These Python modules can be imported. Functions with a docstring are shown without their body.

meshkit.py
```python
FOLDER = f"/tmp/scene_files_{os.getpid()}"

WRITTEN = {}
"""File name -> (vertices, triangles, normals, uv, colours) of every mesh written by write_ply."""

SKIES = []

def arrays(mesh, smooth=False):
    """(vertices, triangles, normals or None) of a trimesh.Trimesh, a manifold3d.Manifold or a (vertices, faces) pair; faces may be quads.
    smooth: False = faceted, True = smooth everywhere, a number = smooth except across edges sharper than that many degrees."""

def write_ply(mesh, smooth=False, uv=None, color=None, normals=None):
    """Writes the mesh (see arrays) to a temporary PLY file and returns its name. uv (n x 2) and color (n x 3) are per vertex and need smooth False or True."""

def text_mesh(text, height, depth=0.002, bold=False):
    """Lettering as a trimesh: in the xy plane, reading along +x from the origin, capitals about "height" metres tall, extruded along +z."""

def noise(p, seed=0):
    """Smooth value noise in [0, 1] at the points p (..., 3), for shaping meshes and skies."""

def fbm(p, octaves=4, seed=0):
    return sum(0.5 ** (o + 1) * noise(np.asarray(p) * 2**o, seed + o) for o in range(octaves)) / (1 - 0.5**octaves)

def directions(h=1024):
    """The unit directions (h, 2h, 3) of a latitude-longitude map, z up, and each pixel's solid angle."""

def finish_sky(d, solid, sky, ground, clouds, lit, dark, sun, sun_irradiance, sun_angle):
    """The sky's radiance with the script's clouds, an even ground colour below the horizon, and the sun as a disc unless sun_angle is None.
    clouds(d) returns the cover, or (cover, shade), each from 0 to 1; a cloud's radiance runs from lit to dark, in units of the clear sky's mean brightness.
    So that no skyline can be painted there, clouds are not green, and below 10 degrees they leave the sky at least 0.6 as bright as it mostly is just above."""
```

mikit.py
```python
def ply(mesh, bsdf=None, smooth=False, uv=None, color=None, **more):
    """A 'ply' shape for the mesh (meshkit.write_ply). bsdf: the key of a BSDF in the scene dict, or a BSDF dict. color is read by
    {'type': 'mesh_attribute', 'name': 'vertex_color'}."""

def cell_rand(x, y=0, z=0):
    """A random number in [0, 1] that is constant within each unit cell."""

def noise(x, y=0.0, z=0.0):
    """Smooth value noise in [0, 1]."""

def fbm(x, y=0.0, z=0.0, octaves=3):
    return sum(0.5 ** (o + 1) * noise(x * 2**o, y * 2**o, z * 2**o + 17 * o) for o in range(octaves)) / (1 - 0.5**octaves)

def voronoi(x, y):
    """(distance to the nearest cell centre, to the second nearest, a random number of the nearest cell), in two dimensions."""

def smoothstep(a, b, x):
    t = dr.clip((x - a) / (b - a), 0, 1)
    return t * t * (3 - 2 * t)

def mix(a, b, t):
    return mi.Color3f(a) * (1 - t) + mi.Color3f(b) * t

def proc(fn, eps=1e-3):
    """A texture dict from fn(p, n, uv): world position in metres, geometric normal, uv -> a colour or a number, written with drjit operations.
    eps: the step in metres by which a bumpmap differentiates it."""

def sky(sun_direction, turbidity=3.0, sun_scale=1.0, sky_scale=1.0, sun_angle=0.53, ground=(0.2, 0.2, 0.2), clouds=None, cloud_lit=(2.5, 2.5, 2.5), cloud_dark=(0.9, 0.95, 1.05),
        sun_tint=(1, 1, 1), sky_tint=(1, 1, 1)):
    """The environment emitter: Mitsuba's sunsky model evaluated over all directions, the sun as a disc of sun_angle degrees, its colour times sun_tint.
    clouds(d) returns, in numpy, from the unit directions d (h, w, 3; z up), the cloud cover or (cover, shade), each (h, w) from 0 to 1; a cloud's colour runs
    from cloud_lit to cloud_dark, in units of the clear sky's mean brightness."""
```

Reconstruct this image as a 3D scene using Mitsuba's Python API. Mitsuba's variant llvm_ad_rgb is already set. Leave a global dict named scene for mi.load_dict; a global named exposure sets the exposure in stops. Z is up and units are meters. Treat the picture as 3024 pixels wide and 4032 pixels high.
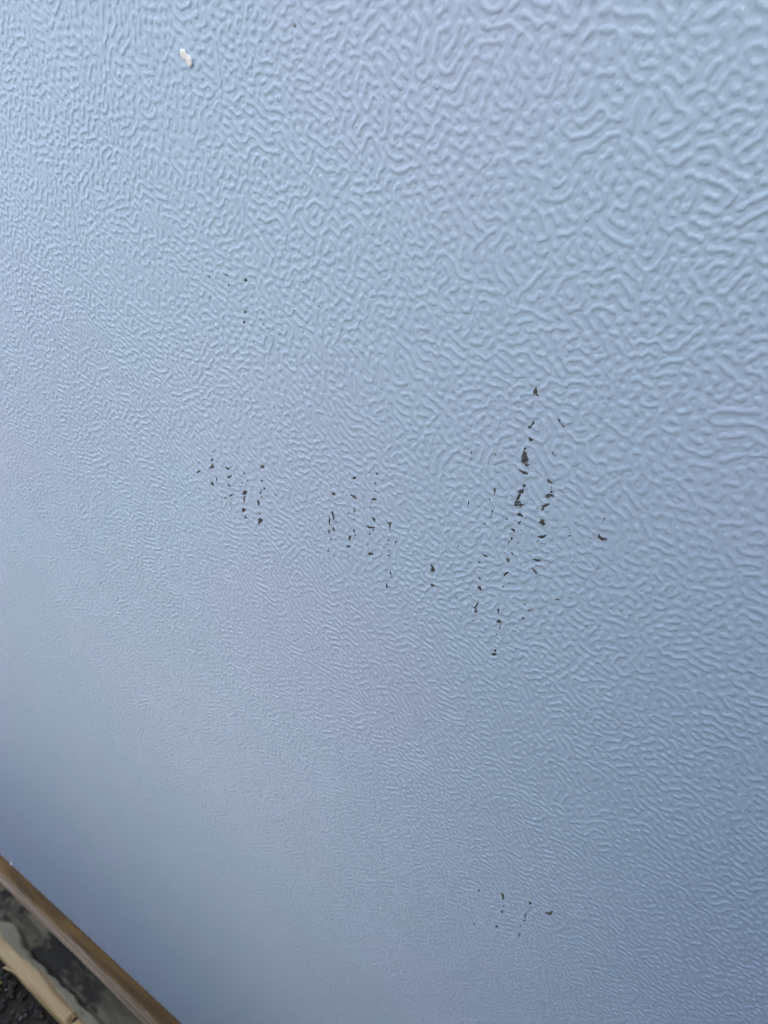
import math, random
import numpy as np, scipy.fft as sf, scipy.ndimage as ndi, trimesh, mitsuba as mi, mikit, meshkit
import drjit as dr
from shapely.geometry import Polygon, Point
T = mi.ScalarTransform4f
scene, labels = {'type': 'scene'}, {}

# ---------------------------------------------------------------- camera, sky, exposure
ORIGIN = [0.0, -0.15852, 1.07483]
FORWARD, UP = [-0.6451, 0.6341, -0.4263], [-0.1162, 0.4701, 0.8749]
scene['camera'] = {'type': 'thinlens', 'fov': 53.1, 'fov_axis': 'x', 'aperture_radius': 0.0005, 'focus_distance': 0.25, 'near_clip': 0.01, 'far_clip': 400.0,
    'to_world': T().look_at(origin=ORIGIN, target=[a + b for a, b in zip(ORIGIN, FORWARD)], up=UP)}
exposure = 2.2
scene['sky_light'] = mikit.sky([0.3, -1.0, 0.75], turbidity=3, sun_scale=0.3, sun_angle=30, sky_scale=1.0, ground=(0.08, 0.08, 0.08),
    clouds=lambda d: 1.0, cloud_lit=(2.05, 2.35, 2.9), cloud_dark=(1.6, 1.7, 1.9))
CRATES = [('packing_crate', -1.45, 0.45, -1.60, -1.00, 0.004, 1.24, 6, 'long brown plank crate standing on the ground in front of the blue panel'),
          ('packing_crate_001', 0.02, 0.42, -0.60, -0.36, 0.004, 1.24, 7, 'tall narrow brown plank crate nearest to the blue panel')]

# ---------------------------------------------------------------- materials
def principled(col, rough, spec=0.5, **k):
    c = mikit.proc(col) if callable(col) else {'type': 'rgb', 'value': list(col)}
    return {'type': 'twosided', 'bsdf': {'type': 'principled', 'base_color': c, 'roughness': rough, 'specular': spec, **k}}
def bump(col, rough, height, scale, eps, spec=0.4):
    c = mikit.proc(col) if callable(col) else {'type': 'rgb', 'value': list(col)}
    return {'type': 'twosided', 'bsdf': {'type': 'bumpmap', 'map': mikit.proc(height, eps=eps), 'scale': scale,
            'bsdf': {'type': 'principled', 'base_color': c, 'roughness': rough, 'specular': spec}}}

def enamel(p, n, uv):                                   # pale blue paint, the faintest cool and violet mottle
    m = mikit.smoothstep(0.35, 0.65, mikit.fbm(p.x * 9, p.y * 9 + 3, p.z * 9, 3))
    return mikit.mix((0.452, 0.628, 0.868), (0.474, 0.615, 0.873), m)
scene['enamel'] = principled(enamel, 0.30, 0.35)
scene['core_grey'] = principled((0.55, 0.58, 0.62), 0.6)

def mottled(a, b, f):
    def fn(p, n, uv):
        return mikit.mix(a, b, mikit.smoothstep(0.3, 0.7, mikit.fbm(p.x * f, 0.0, p.z * f, 3)))
    return fn
scene['scuff'] = {'type': 'twosided', 'bsdf': {'type': 'principled', 'base_color': {'type': 'mesh_attribute', 'name': 'vertex_color'}, 'roughness': 0.55, 'specular': 0.3}}
scene['flake_white'] = principled((0.86, 0.90, 0.94), 0.3)

def grain(p, fx, fy):
    w = mikit.fbm(p.x * 5, p.y * 20, p.z * 20, 3) * 0.02
    return mikit.fbm(p.x * fx, (p.y + w) * fy, (p.z + w) * fy, 4)
def wood_brown(p, n, uv):
    g = grain(p, 6, 120)
    patch = mikit.fbm(p.x * 11 + 4, p.y * 60, 0.0, 2)
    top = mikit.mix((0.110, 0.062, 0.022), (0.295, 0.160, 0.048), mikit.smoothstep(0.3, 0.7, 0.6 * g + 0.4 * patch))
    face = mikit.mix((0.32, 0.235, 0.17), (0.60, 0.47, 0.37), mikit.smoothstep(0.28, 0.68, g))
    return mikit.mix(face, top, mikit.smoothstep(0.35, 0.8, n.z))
def wood_stained(p, n, uv):
    g = grain(p, 8, 90)
    base = mikit.mix((0.14, 0.122, 0.088), (0.32, 0.275, 0.195), mikit.smoothstep(0.3, 0.7, g))
    m = 0.52 * mikit.fbm(p.x * 15 + 9, p.y * 30, 0.0, 5) + 0.30 * mikit.fbm(p.x * 60, p.y * 130, 0.0, 4) + 0.18 * g + 0.13 * mikit.smoothstep(-0.94, -1.03, p.x) - 0.14 * mikit.smoothstep(-1.10, -1.20, p.x)
    return mikit.mix(base, (0.030, 0.028, 0.027), 0.93 * mikit.smoothstep(0.42, 0.66, m))
def wood_pale(p, n, uv):
    g = grain(p, 7, 130)
    c = mikit.mix((0.38, 0.25, 0.12), (0.70, 0.51, 0.27), mikit.smoothstep(0.25, 0.62, g))
    grey = mikit.smoothstep(0.0, 1.0, (p.y + 0.0690 + 0.012 * (mikit.fbm(p.x * 22, 3.0, 0.0, 3) - 0.5)) / 0.007)
    return mikit.mix(c, (0.26, 0.255, 0.20), grey * 0.85)      # the back of the stick is greyed by weather
scene['wood_brown'] = bump(wood_brown, 0.65, lambda p, n, uv: grain(p, 8, 220), 0.0012, 0.0006)
scene['wood_stained'] = bump(wood_stained, 0.8, lambda p, n, uv: grain(p, 8, 220), 0.0012, 0.0006)
scene['wood_pale'] = bump(wood_pale, 0.7, lambda p, n, uv: grain(p, 8, 240), 0.0010, 0.0006)
scene['crate_wood'] = bump(mottled((0.10, 0.080, 0.060), (0.18, 0.145, 0.11), 25), 0.75, lambda p, n, uv: grain(p, 8, 200), 0.001, 0.0006)
scene['knot_dark'] = principled((0.035, 0.028, 0.02), 0.7)
scene['soil'] = bump(mottled((0.028, 0.023, 0.018), (0.075, 0.062, 0.05), 60), 0.9, lambda p, n, uv: mikit.fbm(p.x * 150, p.y * 150, 0.0, 3), 0.006, 0.002)
for k, c in enumerate([(0.050, 0.045, 0.042), (0.085, 0.062, 0.045), (0.17, 0.17, 0.175)]):
    scene['stone_%s' % ('dark', 'brown', 'grey')[k]] = principled(c, 0.8)
scene['leaf_yellow'] = principled((0.20, 0.135, 0.02), 0.6)

def add(key, mesh, m, smooth=False, label=None, cat=None, kind=None, group=None):
    scene[key] = mikit.ply(mesh, m, smooth=smooth)
    tag(key, label, cat, kind, group)
def tag(key, label=None, cat=None, kind=None, group=None):
    d = {k: v for k, v in (('label', label), ('category', cat), ('kind', kind), ('group', group)) if v}
    if d: labels[key] = d

# ---------------------------------------------------------------- the ground
gx, gy = np.meshgrid(np.linspace(-2.6, 0.9, 176), np.linspace(-1.6, 1.2, 141), indexing='ij')
gz = -0.004 + 0.010 * (meshkit.fbm(np.stack([gx * 22, gy * 22, gx * 0], -1), 4, 3) - 0.5)
idx = np.arange(gx.size).reshape(gx.shape)
gf = np.stack([idx[:-1, :-1], idx[1:, :-1], idx[1:, 1:], idx[:-1, 1:]], -1).reshape(-1, 4)
gv = np.stack([gx, gy, gz], -1).reshape(-1, 3)
far = 60.0                                            # the same sheet goes on, coarse, to the horizon
b = np.concatenate([idx[:, 0], idx[-1, 1:], idx[-2::-1, -1], idx[0, -2:0:-1]])
c0 = np.array([-0.85, -0.2, 0.0])
ring = gv[b].copy(); dirn = ring - c0; dirn[:, 2] = 0
ring = c0 + dirn / np.linalg.norm(dirn, axis=1, keepdims=True) * far; ring[:, 2] = -0.004
nb = len(b); o = len(gv); k = np.arange(nb); k2 = (k + 1) % nb
gf2 = np.stack([b[k], o + k, o + k2, b[k2]], -1)
add('ground', (np.vstack([gv, ring]), np.vstack([gf, gf2])), 'soil', True, 'dark damp soil and grit beside the wooden pallet', None, 'structure')
rng = np.random.default_rng(5)
ico = trimesh.creation.icosphere(subdivisions=1)
def stone(r):
    v = ico.vertices * (1 + 0.35 * (meshkit.noise(ico.vertices * 1.3 + rng.random(3) * 50) - 0.5)[:, None] * 2)
    v = v * (r * np.array([1, rng.uniform(0.6, 1), rng.uniform(0.4, 0.75)]))
    a = rng.uniform(0, 2 * np.pi); R = np.array([[np.cos(a), -np.sin(a), 0], [np.sin(a), np.cos(a), 0], [0, 0, 1]])
    return v @ R.T
for name, n_, mat, r0, r1 in (('gravel', 1500, 'stone_dark', 0.003, 0.008), ('brown_grit', 500, 'stone_brown', 0.002, 0.006), ('grey_grit', 330, 'stone_grey', 0.002, 0.0055)):
    V, Fc = [], []
    for i in range(n_):
        x, y = rng.uniform(-1.7, -0.45), -0.096 - 0.35 * rng.random() ** 1.4
        v = stone(rng.uniform(r0, r1)) + [x, y, -0.002 + 0.003 * rng.random()]
        V.append(v); Fc.append(ico.faces + len(ico.vertices) * i)
    add(name, (np.vstack(V), np.vstack(Fc)), mat, True, {'gravel': 'dark gravel lying on the soil beside the pallet', 'brown_grit': 'reddish brown grit scattered among the gravel',
        'grey_grit': 'pale grey grit scattered among the gravel'}[name], 'gravel', 'stuff')

# ---------------------------------------------------------------- the embossed panel
X0, X1, Z0, Z1 = -1.548, 0.324, 0.130, 1.282          # its front, in metres; it faces -y
def worms(nz, nx, dx, lam, seed=11, steps=8, r=0.6, g=0.15, bw=0.45, dt=0.5):
    """A worm-and-dot pattern (noise of one wavelength, sharpened by a few steps of pattern growth)."""
    rg = np.random.default_rng(seed)
    k2 = ((sf.fftfreq(nz, dx)[:, None] ** 2 + sf.rfftfreq(nx, dx)[None, :] ** 2) * lam ** 2).astype(np.float32)
    F = sf.rfft2(rg.standard_normal((nz, nx)).astype(np.float32), workers=4) * np.exp(-((np.sqrt(k2) - 1) / bw) ** 2)
    u = sf.irfft2(F, (nz, nx), workers=4); u *= 0.35 / u.std()
    L = np.maximum(r - (1 - k2) ** 2, -12)
    num, den = 1 + dt * np.maximum(L, 0), 1 - dt * np.minimum(L, 0)
    for _ in range(steps):
        F = (sf.rfft2(u, workers=4) * num + dt * sf.rfft2((g * u * u - u ** 3).astype(np.float32), workers=4)) / den
        F[0, 0] = 0
        u = sf.irfft2(F, (nz, nx), workers=4).astype(np.float32)
    return u / u.std()
GX = 0.35e-3
U = worms(3000, 4000, GX, 2.75e-3)
lows = (U == ndi.minimum_filter(U, 11)) & (U < -0.7)
pz, px = np.nonzero(lows)
pick = np.random.default_rng(2).random(len(px)) < 0.8
PIM = np.zeros_like(U)
sign = np.where(np.random.default_rng(3).random(len(px)) < 0.8, 1.0, -0.8)
PIM[pz[pick], px[pick]] = sign[pick]
PIM = ndi.gaussian_filter(PIM, 1.0, mode='wrap') * (2 * np.pi)
def sst(t): t = np.clip(t, 0, 1); return t * t * (3 - 2 * t)
RELIEF = (0.00024 * sst((U + 0.05) / 1.30) + 0.00014 * PIM).astype(np.float32)
RELIEF = ndi.spline_filter(RELIEF, 3, mode='grid-wrap')
WX, WZ = np.meshgrid(np.arange(0, 60), np.arange(0, 60), indexing='ij')
def warp(x, z):                                        # lets the wavelength drift a little over the sheet
    a = meshkit.noise(np.stack([x * 28, z * 28, x * 0 + 0.5], -1), 1) - 0.5
    b_ = meshkit.noise(np.stack([x * 28, z * 28, x * 0 + 0.5], -1), 2) - 0.5
    return x + a * 0.010, z + b_ * 0.010
def height(x, z):
    a, b_ = warp(x, z)
    h = ndi.map_coordinates(RELIEF, [(b_ - Z0) / GX, (a - X0) / GX], order=3, mode='grid-wrap', prefilter=False)
    amp = 0.75 + 0.5 * meshkit.noise(np.stack([x * 40, z * 40, x * 0 + 0.5], -1), 4)
    wave = 0.00035 * (meshkit.noise(np.stack([x * 9, z * 9, x * 0 + 0.5], -1), 6) - 0.5)
    rim = np.minimum(np.minimum(z - Z0, Z1 - z), np.minimum(x - X0, X1 - x))
    turn = 0.0035 * (1 - np.sqrt(np.clip(1 - (1 - np.clip(rim / 0.0035, 0, 1)) ** 2, 0, 1)))   # rounded edge of the sheet
    return h * amp + wave - turn

# one sheet, finely divided where it is looked at closely and coarser further away
TILE = 0.036
IN_VIEW = Polygon([(-0.285, 1.16), (-0.03, 1.10), (-0.03, 0.77), (-0.27, 0.54), (-0.74, 0.11), (-1.34, 0.11), (-0.50, 0.945)]).buffer(0.004)
nx_, nz_ = round((X1 - X0) / TILE), round((Z1 - Z0) / TILE)
level = np.zeros((nx_, nz_), int)
for i in range(nx_):
    for j in range(nz_):
        c = (X0 + (i + 0.5) * TILE, Z0 + (j + 0.5) * TILE)
        d_ = math.dist((c[0], 0, c[1]), ORIGIN)
        cell = Polygon([(c[0] - TILE / 2, c[1] - TILE / 2), (c[0] + TILE / 2, c[1] - TILE / 2), (c[0] + TILE / 2, c[1] + TILE / 2), (c[0] - TILE / 2, c[1] + TILE / 2)])
        level[i, j] = (72 if d_ < 0.55 else 36) if IN_VIEW.intersects(cell) else 12
V, N, Fc, at = [], [], [], 0
for i in range(nx_):
    for j in range(nz_):
        n_ = level[i, j]
        xs, zs = X0 + TILE * (i + np.linspace(0, 1, n_ + 1)), Z0 + TILE * (j + np.linspace(0, 1, n_ + 1))
        x, z = np.meshgrid(xs, zs, indexing='ij')
        e_ = max(TILE / n_ * 0.5, 1.5e-4)
        h = height(x, z)
        hx, hz = (height(x + e_, z) - height(x - e_, z)) / (2 * e_), (height(x, z + e_) - height(x, z - e_)) / (2 * e_)
        for axis, side, (ni, nj) in ((0, 0, (i - 1, j)), (0, -1, (i + 1, j)), (1, 0, (i, j - 1)), (1, -1, (i, j + 1))):
            if 0 <= ni < nx_ and 0 <= nj < nz_ and level[ni, nj] < n_:      # meet the coarser neighbour exactly
                q = n_ // level[ni, nj]
                for arr in (h, hx, hz):
                    row = arr[side, :] if axis == 0 else arr[:, side]
                    new = np.interp(np.arange(n_ + 1), np.arange(0, n_ + 1, q), row[::q])
                    if axis == 0: arr[side, :] = new
                    else: arr[:, side] = new
        V.append(np.stack([x, -h, z], -1).reshape(-1, 3).astype(np.float32))
        nn = np.stack([-hx, -np.ones_like(h), -hz], -1)
        N.append((nn / np.linalg.norm(nn, axis=-1, keepdims=True)).reshape(-1, 3).astype(np.float32))
        idx = np.arange((n_ + 1) ** 2).reshape(n_ + 1, n_ + 1) + at
        a, b, c, d = idx[:-1, :-1], idx[1:, :-1], idx[1:, 1:], idx[:-1, 1:]
        Fc.append(np.stack([a, b, c, a, c, d], -1).reshape(-1, 3)); at += (n_ + 1) ** 2
V, N, Fc = np.vstack(V), np.vstack(N), np.vstack(Fc)
scene['embossed_panel__sheet'] = {'type': 'ply', 'filename': meshkit.write_ply((V, Fc), False, normals=N), 'face_normals': False, 'bsdf': {'type': 'ref', 'id': 'enamel'}}
tag('embossed_panel', 'pale blue panel embossed with wormy raised texture, scuffed with dark marks', 'panel')
core = trimesh.creation.box([X1 - X0 - 0.004, 0.052, Z1 - Z0 - 0.004])
core.apply_translation([(X0 + X1) / 2, 0.0295, (Z0 + Z1) / 2])
add('embossed_panel__core', core, 'core_grey')

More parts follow.
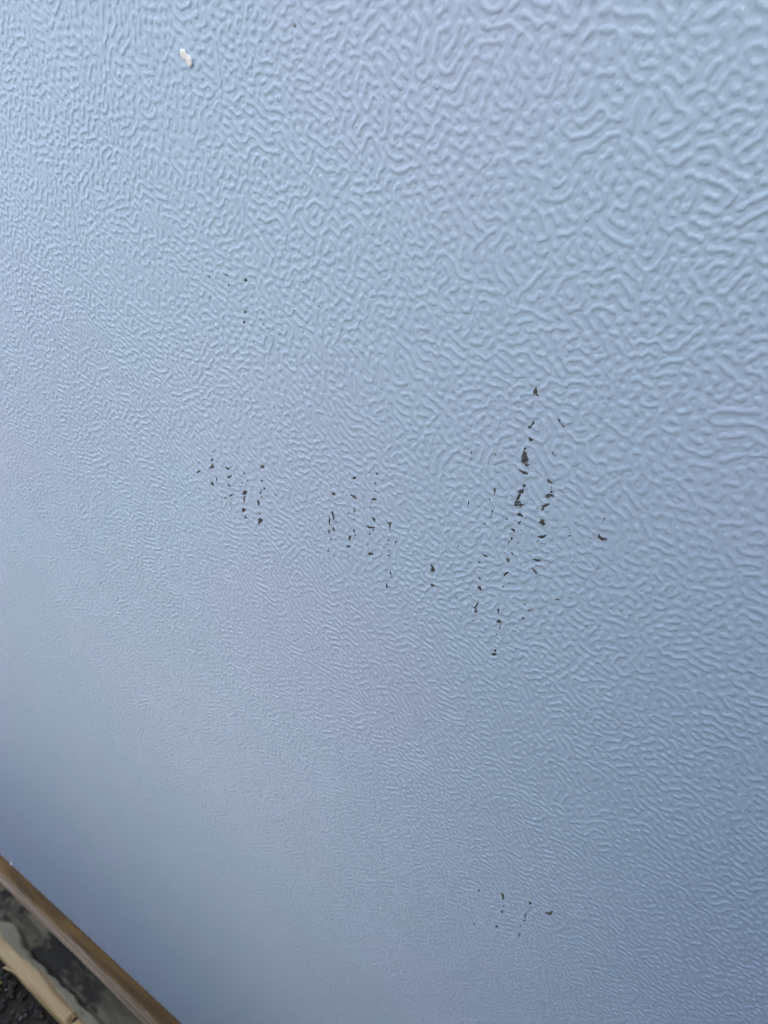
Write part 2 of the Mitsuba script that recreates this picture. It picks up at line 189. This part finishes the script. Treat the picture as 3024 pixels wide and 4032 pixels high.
# scuffs: where grime and bare metal show through the paint. x, z of the middle and the two half axes, in millimetres; the last number is how faint
MARKS = """
-246.35,980.26,0.37,-0.57,-0.35,-0.32,0
-248.08,977,1.4,-0.37,0.12,-0.69,0
-255.57,978.49,0.55,0.2,0.41,-0.08,1
-258.65,973.92,1.31,0.16,0.58,-0.29,0
-237.89,977.42,1.46,-0.31,0.04,-0.5,0
-239.1,973.51,1.33,0.01,0.42,-0.48,0
-248.06,971.67,-0.12,-0.5,-0.84,-0.13,1
-251.98,969.18,-0.13,-1.01,-0.91,-0.27,0
-228.56,976.1,-0.11,-0.4,-0.47,-0.08,0
-216.63,979.74,1.17,-0.12,0.24,-0.56,1
-228.52,972.78,0.43,-0.13,0.04,-0.28,0
-219.4,973.99,0.49,-0.12,0.05,-0.27,0
-231.96,971.61,0.52,-0.15,0.05,-0.31,0
-241.17,969.75,1.01,-0.39,-0.52,-0.29,1
-219.54,970.58,0.35,-0.47,-0.33,-0.3,0
-222.43,968.75,0.47,0.39,0.69,-0.01,0
-232.92,967.39,1.12,0.87,1.2,-0.15,0
-234.21,964.53,0.85,0.6,1.43,0.03,1
-222.85,966.76,0.59,-0.16,0.07,-0.34,0
-242.05,965.07,1.01,0.3,0.68,-0.2,0
-246.69,963.36,0.9,0,0.3,-0.21,0
-214.14,968.41,0.36,-0.12,0.04,-0.27,0
-262.85,965.5,-0.32,-0.31,-0.74,-0.05,2
-254.62,961.78,-0.36,-0.24,-0.68,-0.03,2
-226.02,963.71,0.04,-0.54,-1.12,-0.19,0
-244.63,960.79,0.99,0.26,1.36,-0,2
-237.33,959.11,-0.54,-1,-1.12,-0.13,0
-227.57,958.74,-0.18,-0.39,-0.39,-0.05,0
-228.77,955.57,-0.6,-1.23,-1.32,-0.17,0
-237.75,955.56,0.97,-0.24,0.07,-0.41,0
-170.54,979.85,1.05,-0.05,0.24,-0.4,0
-160.03,982.34,0.13,-0.39,-0.32,-0.19,0
-161.48,979.01,0.41,-0.23,-0.09,-0.33,0
-182.8,972.5,0.22,-0.7,-0.57,-0.34,0
-162.51,975.72,0.63,-0.15,-0.14,-0.2,1
-173.28,972.65,0.77,-0.56,-0.58,-0.46,1
-164.05,972.72,0.81,-0.13,0.1,-0.42,0
-165.88,971.11,0.41,0.11,0.28,-0.14,2
-183.29,968.76,0.31,-0.08,0.04,-0.23,0
-166.84,969.45,0.6,0.11,0.41,-0.14,2
-186.18,963.7,-0.06,-0.52,-1.66,-0.17,0
-188.88,960.94,-0.38,-0.44,-1.17,-0.07,0
-185.47,961.37,0.39,-0.09,0.06,-0.26,0
-174.59,967.83,-0.05,-0.34,-0.37,-0.09,0
-174.88,966.78,0.4,-0.09,0.05,-0.28,0
-175.1,965.74,0.33,-0.07,0.04,-0.2,0
-175.85,963.33,-0.13,-0.27,-0.4,-0.04,0
-178.21,965.48,-0.06,-0.28,-0.43,-0.08,1
-166.67,964.79,0.42,-0.6,-0.54,-0.42,0
-169.38,961.48,1.64,-0.24,-0.14,-0.4,0
-168.21,960.48,0.38,-0.22,-0.29,-0.2,0
-159.95,963.5,0.53,0.41,1.1,-0,0
-160.52,964.2,0.42,-0.22,-0.08,-0.32,0
-160.74,961.46,-0.11,-0.22,-0.38,-0.03,2
-187.9,958,-0.1,-0.6,-0.68,-0.17,0
-190.76,956.38,-0.2,-0.49,-0.77,-0.11,0
-177.78,958.76,-0.01,-0.43,-0.69,-0.15,0
-177.87,956.93,0.16,-0.28,-0.41,-0.15,1
-170.63,958.55,0.44,0.17,0.31,-0.22,0
-180.83,955.57,0.53,0.53,0.84,-0.04,0
-182.8,951.76,1,-0.16,0.17,-0.45,0
-172.81,950.33,0.97,-0.37,-0.15,-0.54,0
-159.86,958.81,0.25,-0.05,0.04,-0.17,0
-159.41,957.3,0.28,-0.2,-0.11,-0.24,0
-162.77,957.28,0.54,-0.17,-0.09,-0.25,1
-163.44,953.41,-0.1,-0.29,-0.34,-0.05,0
-164.17,951.37,0.39,-0.09,0.07,-0.29,0
-194.3,947.88,0.22,-0.28,-0.21,-0.21,1
-184.55,947.04,-0.28,-0.29,-0.8,-0.05,2
-173.06,954.12,-0.15,-0.2,-0.47,-0.03,2
-165.44,944,0.07,-0.37,-0.62,-0.18,0
-165.85,942.01,0.3,-0.07,0.06,-0.24,0
-169.06,937.97,0.21,-0.41,-0.55,-0.26,0
-167.19,945,0.51,-0.1,-0.07,-0.15,1
-191.19,953.11,-0.24,-0.19,-0.9,-0.04,2
-98.2,1011.14,0.02,-0.49,-0.86,-0.09,0
-97.98,1010.01,0.13,-0.27,-0.29,-0.14,0
-100.59,1002.16,0.5,0.23,0.58,-0.16,0
-101.59,1001.19,0.67,0.06,0.25,-0.26,0
-92.91,1003.28,0.33,-0.2,-0.55,-0.13,0
-92.14,1002.04,0.21,-0.2,-0.46,-0.12,0
-101.88,997.71,0.68,-0.09,0.04,-0.53,0
-104.05,995.03,0.11,0.26,0.42,-0,0
-104.61,993.29,0.37,0.55,1.06,-0.05,1
-104.6,991.82,0.01,-0.94,-1.16,-0.23,0
-104.29,990.33,0.47,-0.37,-0.39,-0.39,0
-105.81,987.91,1.05,-0.29,-0.55,-0.4,0
-106.82,988.41,0.45,-0.03,0.04,-0.17,0
-95.86,994.22,0.17,-0.22,-0.5,-0.11,1
-121.57,992.38,0.34,-0.06,0.03,-0.27,0
-121.09,993.25,0.2,-0.02,0.01,-0.11,0
-122.11,990.35,0.25,-0.03,0.02,-0.16,0
-113.59,992.49,-0,-0.21,-0.3,-0.05,0
-114.76,989.36,0.38,-0.02,0.03,-0.11,0
-98.17,985.88,0.58,-0.3,-0.78,-0.25,1
-97.83,984.52,-0.1,-0.11,-0.65,-0.01,2
-98.18,982.77,0.43,-0.05,0.05,-0.3,0
-98.97,981.52,1.08,-0.09,0.13,-0.61,0
-106.18,983.72,0.59,0.21,0.48,-0.28,0
-107.59,982.03,0.72,0.35,0.59,-0.47,0
-108.81,980.03,0.71,0.37,1.34,-0.09,0
-109.53,978.01,0.94,-0.14,0.12,-0.78,0
-108.4,977.7,0.77,-0.18,-0.11,-0.41,0
-116.08,981.32,0.3,0.41,0.79,-0.03,1
-126.08,976.12,-0.14,-0.23,-0.63,-0.03,1
-118.56,978.01,-0.01,-0.25,-0.32,-0.07,0
-118.29,974.28,0.3,0.17,0.4,-0.08,0
-118.98,972.77,0.24,0.1,0.64,-0,1
-100.6,978.5,1.01,0.09,0.47,-0.44,0
-101.6,977.36,0.37,0.32,0.75,-0.08,0
-109.23,974.33,0.7,-0.26,-0.17,-0.51,0
-109.91,971.8,0.59,0.12,0.39,-0.26,1
-102.48,972.96,0.84,-0.36,-0.2,-0.73,0
-112.46,969.04,0.76,-0.13,-0.09,-0.29,0
-112.22,968.56,0.51,-0.1,-0.12,-0.19,0
-103.36,968.26,1.07,0.01,0.35,-0.5,0
-104.92,966.67,0.47,0.09,0.54,-0.07,2
-94.74,969.81,0.57,-0.01,0.14,-0.18,0
-85.28,970.65,1.05,-0.14,-0.03,-0.54,0
-85.92,971.29,0.11,-0.28,-0.47,-0.15,0
-83.96,976.66,0.23,0.1,0.22,-0.13,0
-84.74,975.33,0.36,0.06,0.6,-0.03,2
-121.65,969.83,0.34,-0.07,-0.01,-0.18,0
-113.45,965.95,-0.09,-0.34,-0.49,-0.06,0
-114.66,964.36,0.53,0.14,0.87,-0.05,1
-111.42,965.13,0.49,-0.04,0.08,-0.25,2
-113.87,972.4,0.44,-0.04,0.06,-0.19,0
-114.11,960.82,0.52,-0.13,-0.11,-0.25,1
-116.09,958.25,0.71,-0.12,0.13,-0.62,1
-106.22,960.11,1.26,-0.09,0.12,-0.38,0
-124.09,958.24,0.6,-0.2,-0.12,-0.37,0
-126.74,955.46,0.38,-0.06,0.07,-0.29,0
-133.43,960.13,0.37,-0.08,0,-0.19,0
-107.49,956.09,0.69,-0.3,-0.55,-0.36,1
-117.73,953.17,0.83,0.21,0.85,-0.21,0
-87.58,961.01,0.14,0.2,0.52,-0,2
-127.93,949.3,0.35,-0.2,-0.27,-0.22,0
-128.47,945.73,0.16,-0.37,-0.97,-0.2,0
-128.91,946.17,0.48,-0.12,-0.08,-0.23,0
-119.7,948.09,0.35,-0.09,0.01,-0.25,0
-117.27,950.05,0.23,-0.04,0.05,-0.21,0
-139.1,939.66,0.36,-0.05,0.08,-0.21,0
-146.27,949.4,-0.37,-0.74,-1.45,-0.14,0
-147.81,942.69,0.4,-0.71,-0.39,-0.67,0
-131.45,938.54,0.59,0.3,0.86,-0.12,0
-132.51,937.46,0.65,-0.16,-0.09,-0.3,0
-132.13,936.16,-0.03,-0.41,-0.78,-0.17,0
-123.3,938.47,0.17,-0.35,-0.6,-0.23,0
-123.93,934.15,0.86,-0.23,-0.02,-0.54,0
-124.02,932.08,0.32,0.16,1.19,0.03,1
-126,928.48,0.28,-0.04,0.08,-0.18,0
-114.42,937.97,0.18,-0.27,-0.42,-0.22,1
-113.29,943.03,0.26,-0.04,0.06,-0.22,0
-111.66,941.39,0.76,-0.04,0.18,-0.22,1
-101.62,947.58,0.61,-0.03,0.14,-0.23,0
-105.46,934.42,0.25,-0.03,0.07,-0.22,0
-93.67,940.13,0.37,0,0.17,-0.17,0
-127.77,921.68,0.46,-0.09,0.13,-0.43,0
-128.52,919.83,1.28,-0.09,0.38,-0.44,0
-134.14,931.95,0.35,-0.04,0.09,-0.18,1
-92.1,974.49,0.17,-0.02,0.02,-0.13,0
-211.28,1048.5,-0.08,-0.44,-0.34,-0.01,0
-202.64,1048.37,0.67,-0.26,-0.23,-0.22,1
-194.44,1046.17,0.79,0.13,0.19,-0.33,0
-203.28,1045.09,-0.18,-0.23,-0.37,0.02,0
-196.69,1043.07,0.68,-0.06,-0.09,-0.1,1
-214.49,1042.14,0.53,0.24,0.45,-0.08,2
-215.31,1040.98,-0.24,-0.19,-0.44,0.01,2
-199.2,1036.25,0.67,-0.21,-0.12,-0.28,1
-201.35,1033.12,0.64,-0.17,-0.03,-0.36,0
-192.53,1033.52,0.2,-0.19,-0.16,-0.1,0
-192.44,1031.86,0.1,-0.27,-0.26,-0.08,1
-190.98,1035.56,0.4,0.01,0.07,-0.11,1
-176.37,1035.64,0.4,-0.08,-0.02,-0.19,1
-190.06,1028.29,0.35,-0.06,-0.01,-0.15,1
-165.77,1036.15,0.52,-0.08,-0.03,-0.21,2
-150.82,786.63,0.21,-0.64,-1.86,-0.67,1
-151.68,779.74,0.32,-0.08,0.22,-0.42,0
-153.6,774.53,-0.24,-0.43,-1.27,-0.3,1
-137.14,791.12,-0.04,-0.5,-1.05,-0.44,0
-128.2,791.53,1.41,0.12,1.56,-0.88,1
-158.66,761.24,0.79,-0.16,0.57,-0.81,0
-140.81,781.37,0.61,0.47,2.17,0.23,2
-142.33,776.72,0.71,-0.07,0.5,-0.41,1
-144.78,771.95,0.31,-0.07,0.22,-0.42,0
-146.82,764.05,0.68,0.28,1.47,-0.02,1
-163.75,781.73,0.56,-0.13,0.37,-0.63,1
-172.56,752.69,0.48,-0.1,0.35,-0.47,1
-148.37,1103.21,-0.1,-0.25,-0.4,0.05,0
-169.35,1043.53,0.47,-0.09,-0.04,-0.21,1
"""
rng = np.random.default_rng(21)
count = {}
for line in MARKS.split():
    cx, cz, m00, m01, m10, m11, faint = [float(v) for v in line.split(',')]
    m00, m01, m10, m11 = [v * 1.22 for v in (m00, m01, m10, m11)]
    nr, na = 4, 22
    ang = np.arange(na) / na * 2 * np.pi
    ph = rng.uniform(0, 6.28, 4)
    rad = 1 + 0.16 * np.sin(2 * ang + ph[0]) + 0.16 * np.sin(3 * ang + ph[1]) + 0.10 * np.sin(5 * ang + ph[2]) + 0.06 * np.sin(8 * ang + ph[3])
    ell = np.stack([np.cos(ang), np.sin(ang)], -1) * rad[:, None]
    pts = np.vstack([[[0, 0]]] + [ell * (q + 1) / nr for q in range(nr)])
    if math.hypot(m00, m10) > 1.5 * math.hypot(m01, m11): pts[:, 1] += rng.uniform(-0.9, 0.9) * (pts[:, 0] ** 2 - 0.4)     # long ones curl round the worms
    pts = pts @ np.array([[m00, m10], [m01, m11]])
    x, z = (cx + pts[:, 0]) / 1000, (cz + pts[:, 1]) / 1000
    y = -height(x, z) - np.r_[0.00009, np.repeat(np.array([0.00009, 0.00009, 0.00008, 0.00003]), na)]
    f = [[0, 1 + k, 1 + (k + 1) % na] for k in range(na)]
    for q in range(nr - 1):
        o1, o2 = 1 + q * na, 1 + (q + 1) * na
        for k in range(na):
            k2 = (k + 1) % na
            f += [[o1 + k, o2 + k, o2 + k2], [o1 + k, o2 + k2, o1 + k2]]
    tone = np.array([(0.045, 0.049, 0.048), (0.10, 0.115, 0.125), (0.24, 0.30, 0.37)][int(faint)])
    worn = np.clip(1.5 * meshkit.noise(np.stack([x * 2600, z * 2600, x * 0], -1), 9) - 0.35, 0, 1)[:, None] * 0.35     # thinner where the grime is rubbed off
    edge = np.r_[0.0, np.repeat([0.0, 0.04, 0.15, 0.62], na)][:, None]
    mixed = tone * (1 - worn) + np.array([0.20, 0.24, 0.28]) * worn
    mixed = mixed * (1 - edge) + np.array([0.40, 0.52, 0.70]) * edge
    i = count.get('m', 0); count['m'] = i + 1
    key = 'embossed_panel__scuff_mark' + ('_%03d' % i if i else '')
    scene[key] = mikit.ply((np.stack([x, y, z], -1), np.array(f)), 'scuff', smooth=True, color=mixed)

# two white flakes stuck to the sheet
def lobe(c, a, b, t, rot, seed, n=40):
    """A low lump with a flat worn top standing proud of the sheet."""
    s = trimesh.creation.icosphere(subdivisions=4); v = s.vertices.copy()
    v[:, 1] = np.sign(v[:, 1]) * np.abs(v[:, 1]) ** 0.45
    v = v * (1 + 0.14 * (meshkit.noise(v * 2.2 + seed) - 0.5)[:, None])
    ca, sa = math.cos(rot), math.sin(rot)
    x, z = v[:, 0] * a, v[:, 2] * b
    X, Z = c[0] + ca * x - sa * z, c[1] + sa * x + ca * z
    Y = v[:, 1] * t - t * 0.5 - float(np.mean(height(np.array([c[0]]), np.array([c[1]]))))
    Y = Y + 0.00012 * (meshkit.noise(np.stack([X * 5000, Y * 0, Z * 5000], -1)) - 0.5)
    return trimesh.Trimesh(np.stack([X, Y, Z], -1), s.faces, process=False)
def fuse(ms):
    return trimesh.boolean.union(ms, engine='manifold')
add('white_flake', fuse([lobe((-0.19085, 1.10720), 0.00120, 0.00138, 0.00050, 0.25, 3), lobe((-0.18945, 1.10530), 0.00116, 0.00150, 0.00050, 0.05, 9)]), 'flake_white', 50,
    'small white two-lobed flake stuck high on the blue panel', 'flake')
add('white_crumb', lobe((-1.2468, 0.1432), 0.0032, 0.0024, 0.0018, 0.5, 5), 'flake_white', 50, 'tiny white crumb at the bottom edge of the blue panel above the brown board', 'crumb')

# ---------------------------------------------------------------- two dark crates stacked in front of the panel, out of the frame, that shade its lower part and its right
def crate(key, x0, x1, y0, y1, z0, z1, rows, label):
    tag(key, label, 'crate'); n_ = 0
    dz = (z1 - z0 - 0.02) / rows
    for i in range(rows):
        for a, b_ in (((x0, y1), (x1, y1)), ((x1, y1), (x1, y0)), ((x1, y0), (x0, y0)), ((x0, y0), (x0, y1))):
            pl = trimesh.creation.box([math.dist(a, b_) - 0.022, 0.018, dz - 0.006]); pl.apply_translation([0, -0.009, z0 + dz * (i + 0.5)])
            pl.apply_transform(trimesh.transformations.rotation_matrix(math.atan2(b_[1] - a[1], b_[0] - a[0]), [0, 0, 1]))
            pl.apply_translation([(a[0] + b_[0]) / 2, (a[1] + b_[1]) / 2, 0])
            add(key + '__plank' + ('_%03d' % n_ if n_ else ''), pl, 'crate_wood'); n_ += 1
    lid = trimesh.creation.box([x1 - x0 + 0.02, y1 - y0 + 0.02, 0.018]); lid.apply_translation([(x0 + x1) / 2, (y0 + y1) / 2, z1 - 0.009])
    add(key + '__lid', lid, 'crate_wood')
for c_ in CRATES: crate(*c_)

# ---------------------------------------------------------------- the wooden pallet under it
def loft(xs, profile, fn):
    """A closed solid: the closed (y, z) profile swept along x, each ring moved by fn(x, profile) -> (x, y, z) rows."""
    R = [fn(x, profile) for x in xs]; m = len(profile); n_ = len(xs)
    v = np.vstack(R + [R[0].mean(0)[None], R[-1].mean(0)[None]])
    idx = np.arange(n_ * m).reshape(n_, m); nxt = np.roll(idx, -1, 1)
    f = np.stack([idx[:-1], nxt[:-1], nxt[1:], idx[1:]], -1).reshape(-1, 4)
    f = np.vstack([f[:, [0, 1, 2]], f[:, [0, 2, 3]], np.stack([nxt[0], idx[0], np.full(m, n_ * m)], -1), np.stack([idx[-1], nxt[-1], np.full(m, n_ * m + 1)], -1)])
    t = trimesh.Trimesh(v, f, process=False)
    if t.volume < 0: t.invert()
    return t
def rounded(y0, y1, z0, z1, r, n=5, bite=None):
    out = []
    for cy, cz, a0 in ((y1 - r, z1 - r, 0), (y0 + r, z1 - r, 90), (y0 + r, z0 + r, 180), (y1 - r, z0 + r, 270)):
        for k in range(n + 1):
            a = math.radians(a0 + 90 * k / n); out.append((cy + r * math.cos(a), cz + r * math.sin(a)))
    p = np.array(out); q = []
    for a, b_ in zip(p, np.roll(p, -1, 0)):               # no long sides, so that the surface can be roughened
        m = max(1, int(np.linalg.norm(b_ - a) / 0.006))
        q += [a + (b_ - a) * t / m for t in range(m)]
    return np.array(q)
def rough(seed, amp, fx=30, fy=260):
    def fn(x, p):
        P = np.column_stack([np.full(len(p), x), p])
        q = np.column_stack([P[:, 0] * fx, P[:, 1] * fy, P[:, 2] * fy])
        d = meshkit.fbm(q, 3, seed) - 0.5
        c = P.mean(0); out = P[:, 1:] - c[1:]; out /= np.maximum(np.linalg.norm(out, axis=1, keepdims=True), 1e-9)
        w = (meshkit.noise(np.array([[x * 7, 0.5, seed * 1.0]]), seed)[0] - 0.5) * 0.003
        P[:, 1:] += out * (d * amp)[:, None]
        near = np.clip((0.02 - p[:, 0]) / 0.02, 0, 1)
        P[:, 1] += w * near
        return P
    return fn
tag('wooden_pallet', 'worn wooden pallet under the blue panel, its pale edge board split', 'pallet')
xs = np.linspace(-1.80, 0.55, 420)
deck = rounded(-0.0228, 0.110, 0.0905, 0.1298, 0.0045)
deck[:, 0] += np.where(deck[:, 0] < 0.02, np.clip((deck[:, 1] - 0.098) / 0.03, 0, 1) * 0.0055, 0)     # its front leans back
add('wooden_pallet__deck_board', loft(xs, deck, rough(1, 0.0016)), 'wood_brown', 40, 'brown deck board with a worn greyish front edge')
add('wooden_pallet__deck_board_001', loft(np.linspace(-1.80, 0.55, 60), rounded(0.160, 0.300, 0.0905, 0.1298, 0.003), rough(2, 0.001)), 'wood_brown', 40)
for i, xc in enumerate((-1.62, -0.62, 0.38)):
    b_ = trimesh.creation.box([0.14, 0.26, 0.055]); b_.apply_translation([xc, 0.158, 0.0628])
    add('wooden_pallet__block' + ('_%03d' % i if i else ''), b_, 'wood_stained')
add('wooden_pallet__bottom_board', loft(xs, rounded(-0.0560, 0.300, 0.012, 0.0350, 0.003), rough(3, 0.0020, 18, 120)), 'wood_stained', 40, 'dark mould-stained bottom board')

KX, KY = -0.984, -0.0755                                   # a knot hole in the pale stick
def pale_fn(x, p):
    P = rough(6, 0.0022, 22, 210)(x, p)
    back = p[:, 0] > -0.070
    # the torn back edge bulges where a flake has lifted, and narrows to the right
    bulge = 0.0120 * math.exp(-(abs(x + 1.230) / 0.031) ** 3) + 0.0030 * math.exp(-((x + 1.02) / 0.012) ** 2) + 0.0075 * (meshkit.fbm(np.array([[x * 55, 0.3, 1.0]]), 4, 8)[0] - 0.5)
    if x < -1.272: bulge += 0.003 * math.sin((x + 1.272) * 90)
    P[:, 1] += np.where(back, bulge, 0)
    P[:, 1] += np.where(~back, 0.0022 * (meshkit.noise(np.array([[x * 16, 0.7, 2.0]]), 5)[0] - 0.5) - 0.0, 0)
    P[:, 1] += 0.0035 * np.clip((x + 1.15) / 0.17, 0, 1.5)
    top = p[:, 1] > 0.040
    d2 = np.hypot(x - KX, p[:, 0] - KY)
    P[:, 2] += np.where(top, 0.0025 * np.exp(-((d2 - 0.0095) / 0.0035) ** 2) - 0.012 * np.exp(-(d2 / 0.0066) ** 4), 0)
    # a shallow valley along the top
    P[:, 2] += np.where(top, 0.003 * (meshkit.fbm(np.column_stack([np.full(len(p), x * 9), p[:, 0] * 160, p[:, 0] * 0]), 2, 12) - 0.5), 0)
    return P
xs2 = np.unique(np.concatenate([np.linspace(-1.62, -0.45, 520), np.linspace(KX - 0.022, KX + 0.022, 45)]))
pale = rounded(-0.0880, -0.0572, 0.004, 0.0500, 0.0045, 6)
q = []
for a, b_ in zip(pale, np.roll(pale, -1, 0)):
    m = max(1, int(np.linalg.norm(b_ - a) / 0.0016)) if a[1] > 0.03 else 1
    q += [a + (b_ - a) * t / m for t in range(m)]
add('wooden_pallet__edge_board', loft(xs2, np.array(q), pale_fn), 'wood_pale', 50, 'pale split edge board with a torn back edge and a knot hole')
knot = trimesh.creation.cylinder(radius=0.0064, height=0.003, sections=20); knot.apply_translation([KX, KY + 0.003, 0.0415])
add('wooden_pallet__edge_board__knot', knot, 'knot_dark', 30)
def sliver(p0, p1, r, seed):
    rg = np.random.default_rng(seed); p0, p1 = np.array(p0), np.array(p1); pts = []
    for t in np.linspace(0, 1, 7):
        c = p0 + (p1 - p0) * t + [0, 0, 0.003 * math.sin(3 * t)]
        for k in range(6):
            a = k * math.pi / 3; pts.append(c + r * (1 - t * 0.85) * np.array([math.cos(a), math.sin(a) * 0.7, math.sin(a)]) * rg.uniform(0.7, 1.2))
    v = np.array(pts); f = []
    for i in range(6):
        for k in range(6):
            k2 = (k + 1) % 6; f += [[i * 6 + k, i * 6 + k2, i * 6 + 6 + k2], [i * 6 + k, i * 6 + 6 + k2, i * 6 + 6 + k]]
    f += [[0, k + 1, k] for k in range(1, 5)] + [[36, 36 + k, 37 + k] for k in range(1, 5)]
    return trimesh.Trimesh(v, f, process=False)
add('wooden_pallet__edge_board__splinter', sliver((-1.152, -0.0875, 0.047), (-1.176, -0.0955, 0.046), 0.0042, 1), 'wood_pale', 60)

# a yellow leaf on the gravel, cut by the left edge of the picture
lv, lf = [], []
for i, t in enumerate(np.linspace(0, 1, 15)):
    w = 0.011 * math.sin(math.pi * t ** 0.8) + 0.0004
    for s in np.linspace(-1, 1, 7):
        lv.append([t * 0.052, s * w, 0.004 * abs(s) + 0.006 * t * t + 0.002 * math.sin(9 * t + 2 * s)])
for i in range(14):
    for k in range(6):
        a = i * 7 + k; lf.append([a, a + 7, a + 8, a + 1])
lv = np.array(lv); th = -2.46
R = np.array([[math.cos(th), -math.sin(th), 0], [math.sin(th), math.cos(th), 0], [0, 0, 1]])
lv = lv @ R.T * 0.8 + [-1.194, -0.107, 0.004]
lv2 = lv - [0, 0, 0.0005]
lf = np.array(lf); rim = [k for k in range(7)] + [i * 7 + 6 for i in range(1, 15)] + [98 + k for k in range(5, -1, -1)] + [i * 7 for i in range(13, 0, -1)]
side = [[rim[k], rim[(k + 1) % len(rim)], rim[(k + 1) % len(rim)] + 105, rim[k] + 105] for k in range(len(rim))]
add('fallen_leaf', (np.vstack([lv, lv2]), np.vstack([lf, lf[:, ::-1] + 105, side])), 'leaf_yellow', True, 'dull yellow fallen leaf on the dark gravel beside the pale split board', 'leaf')
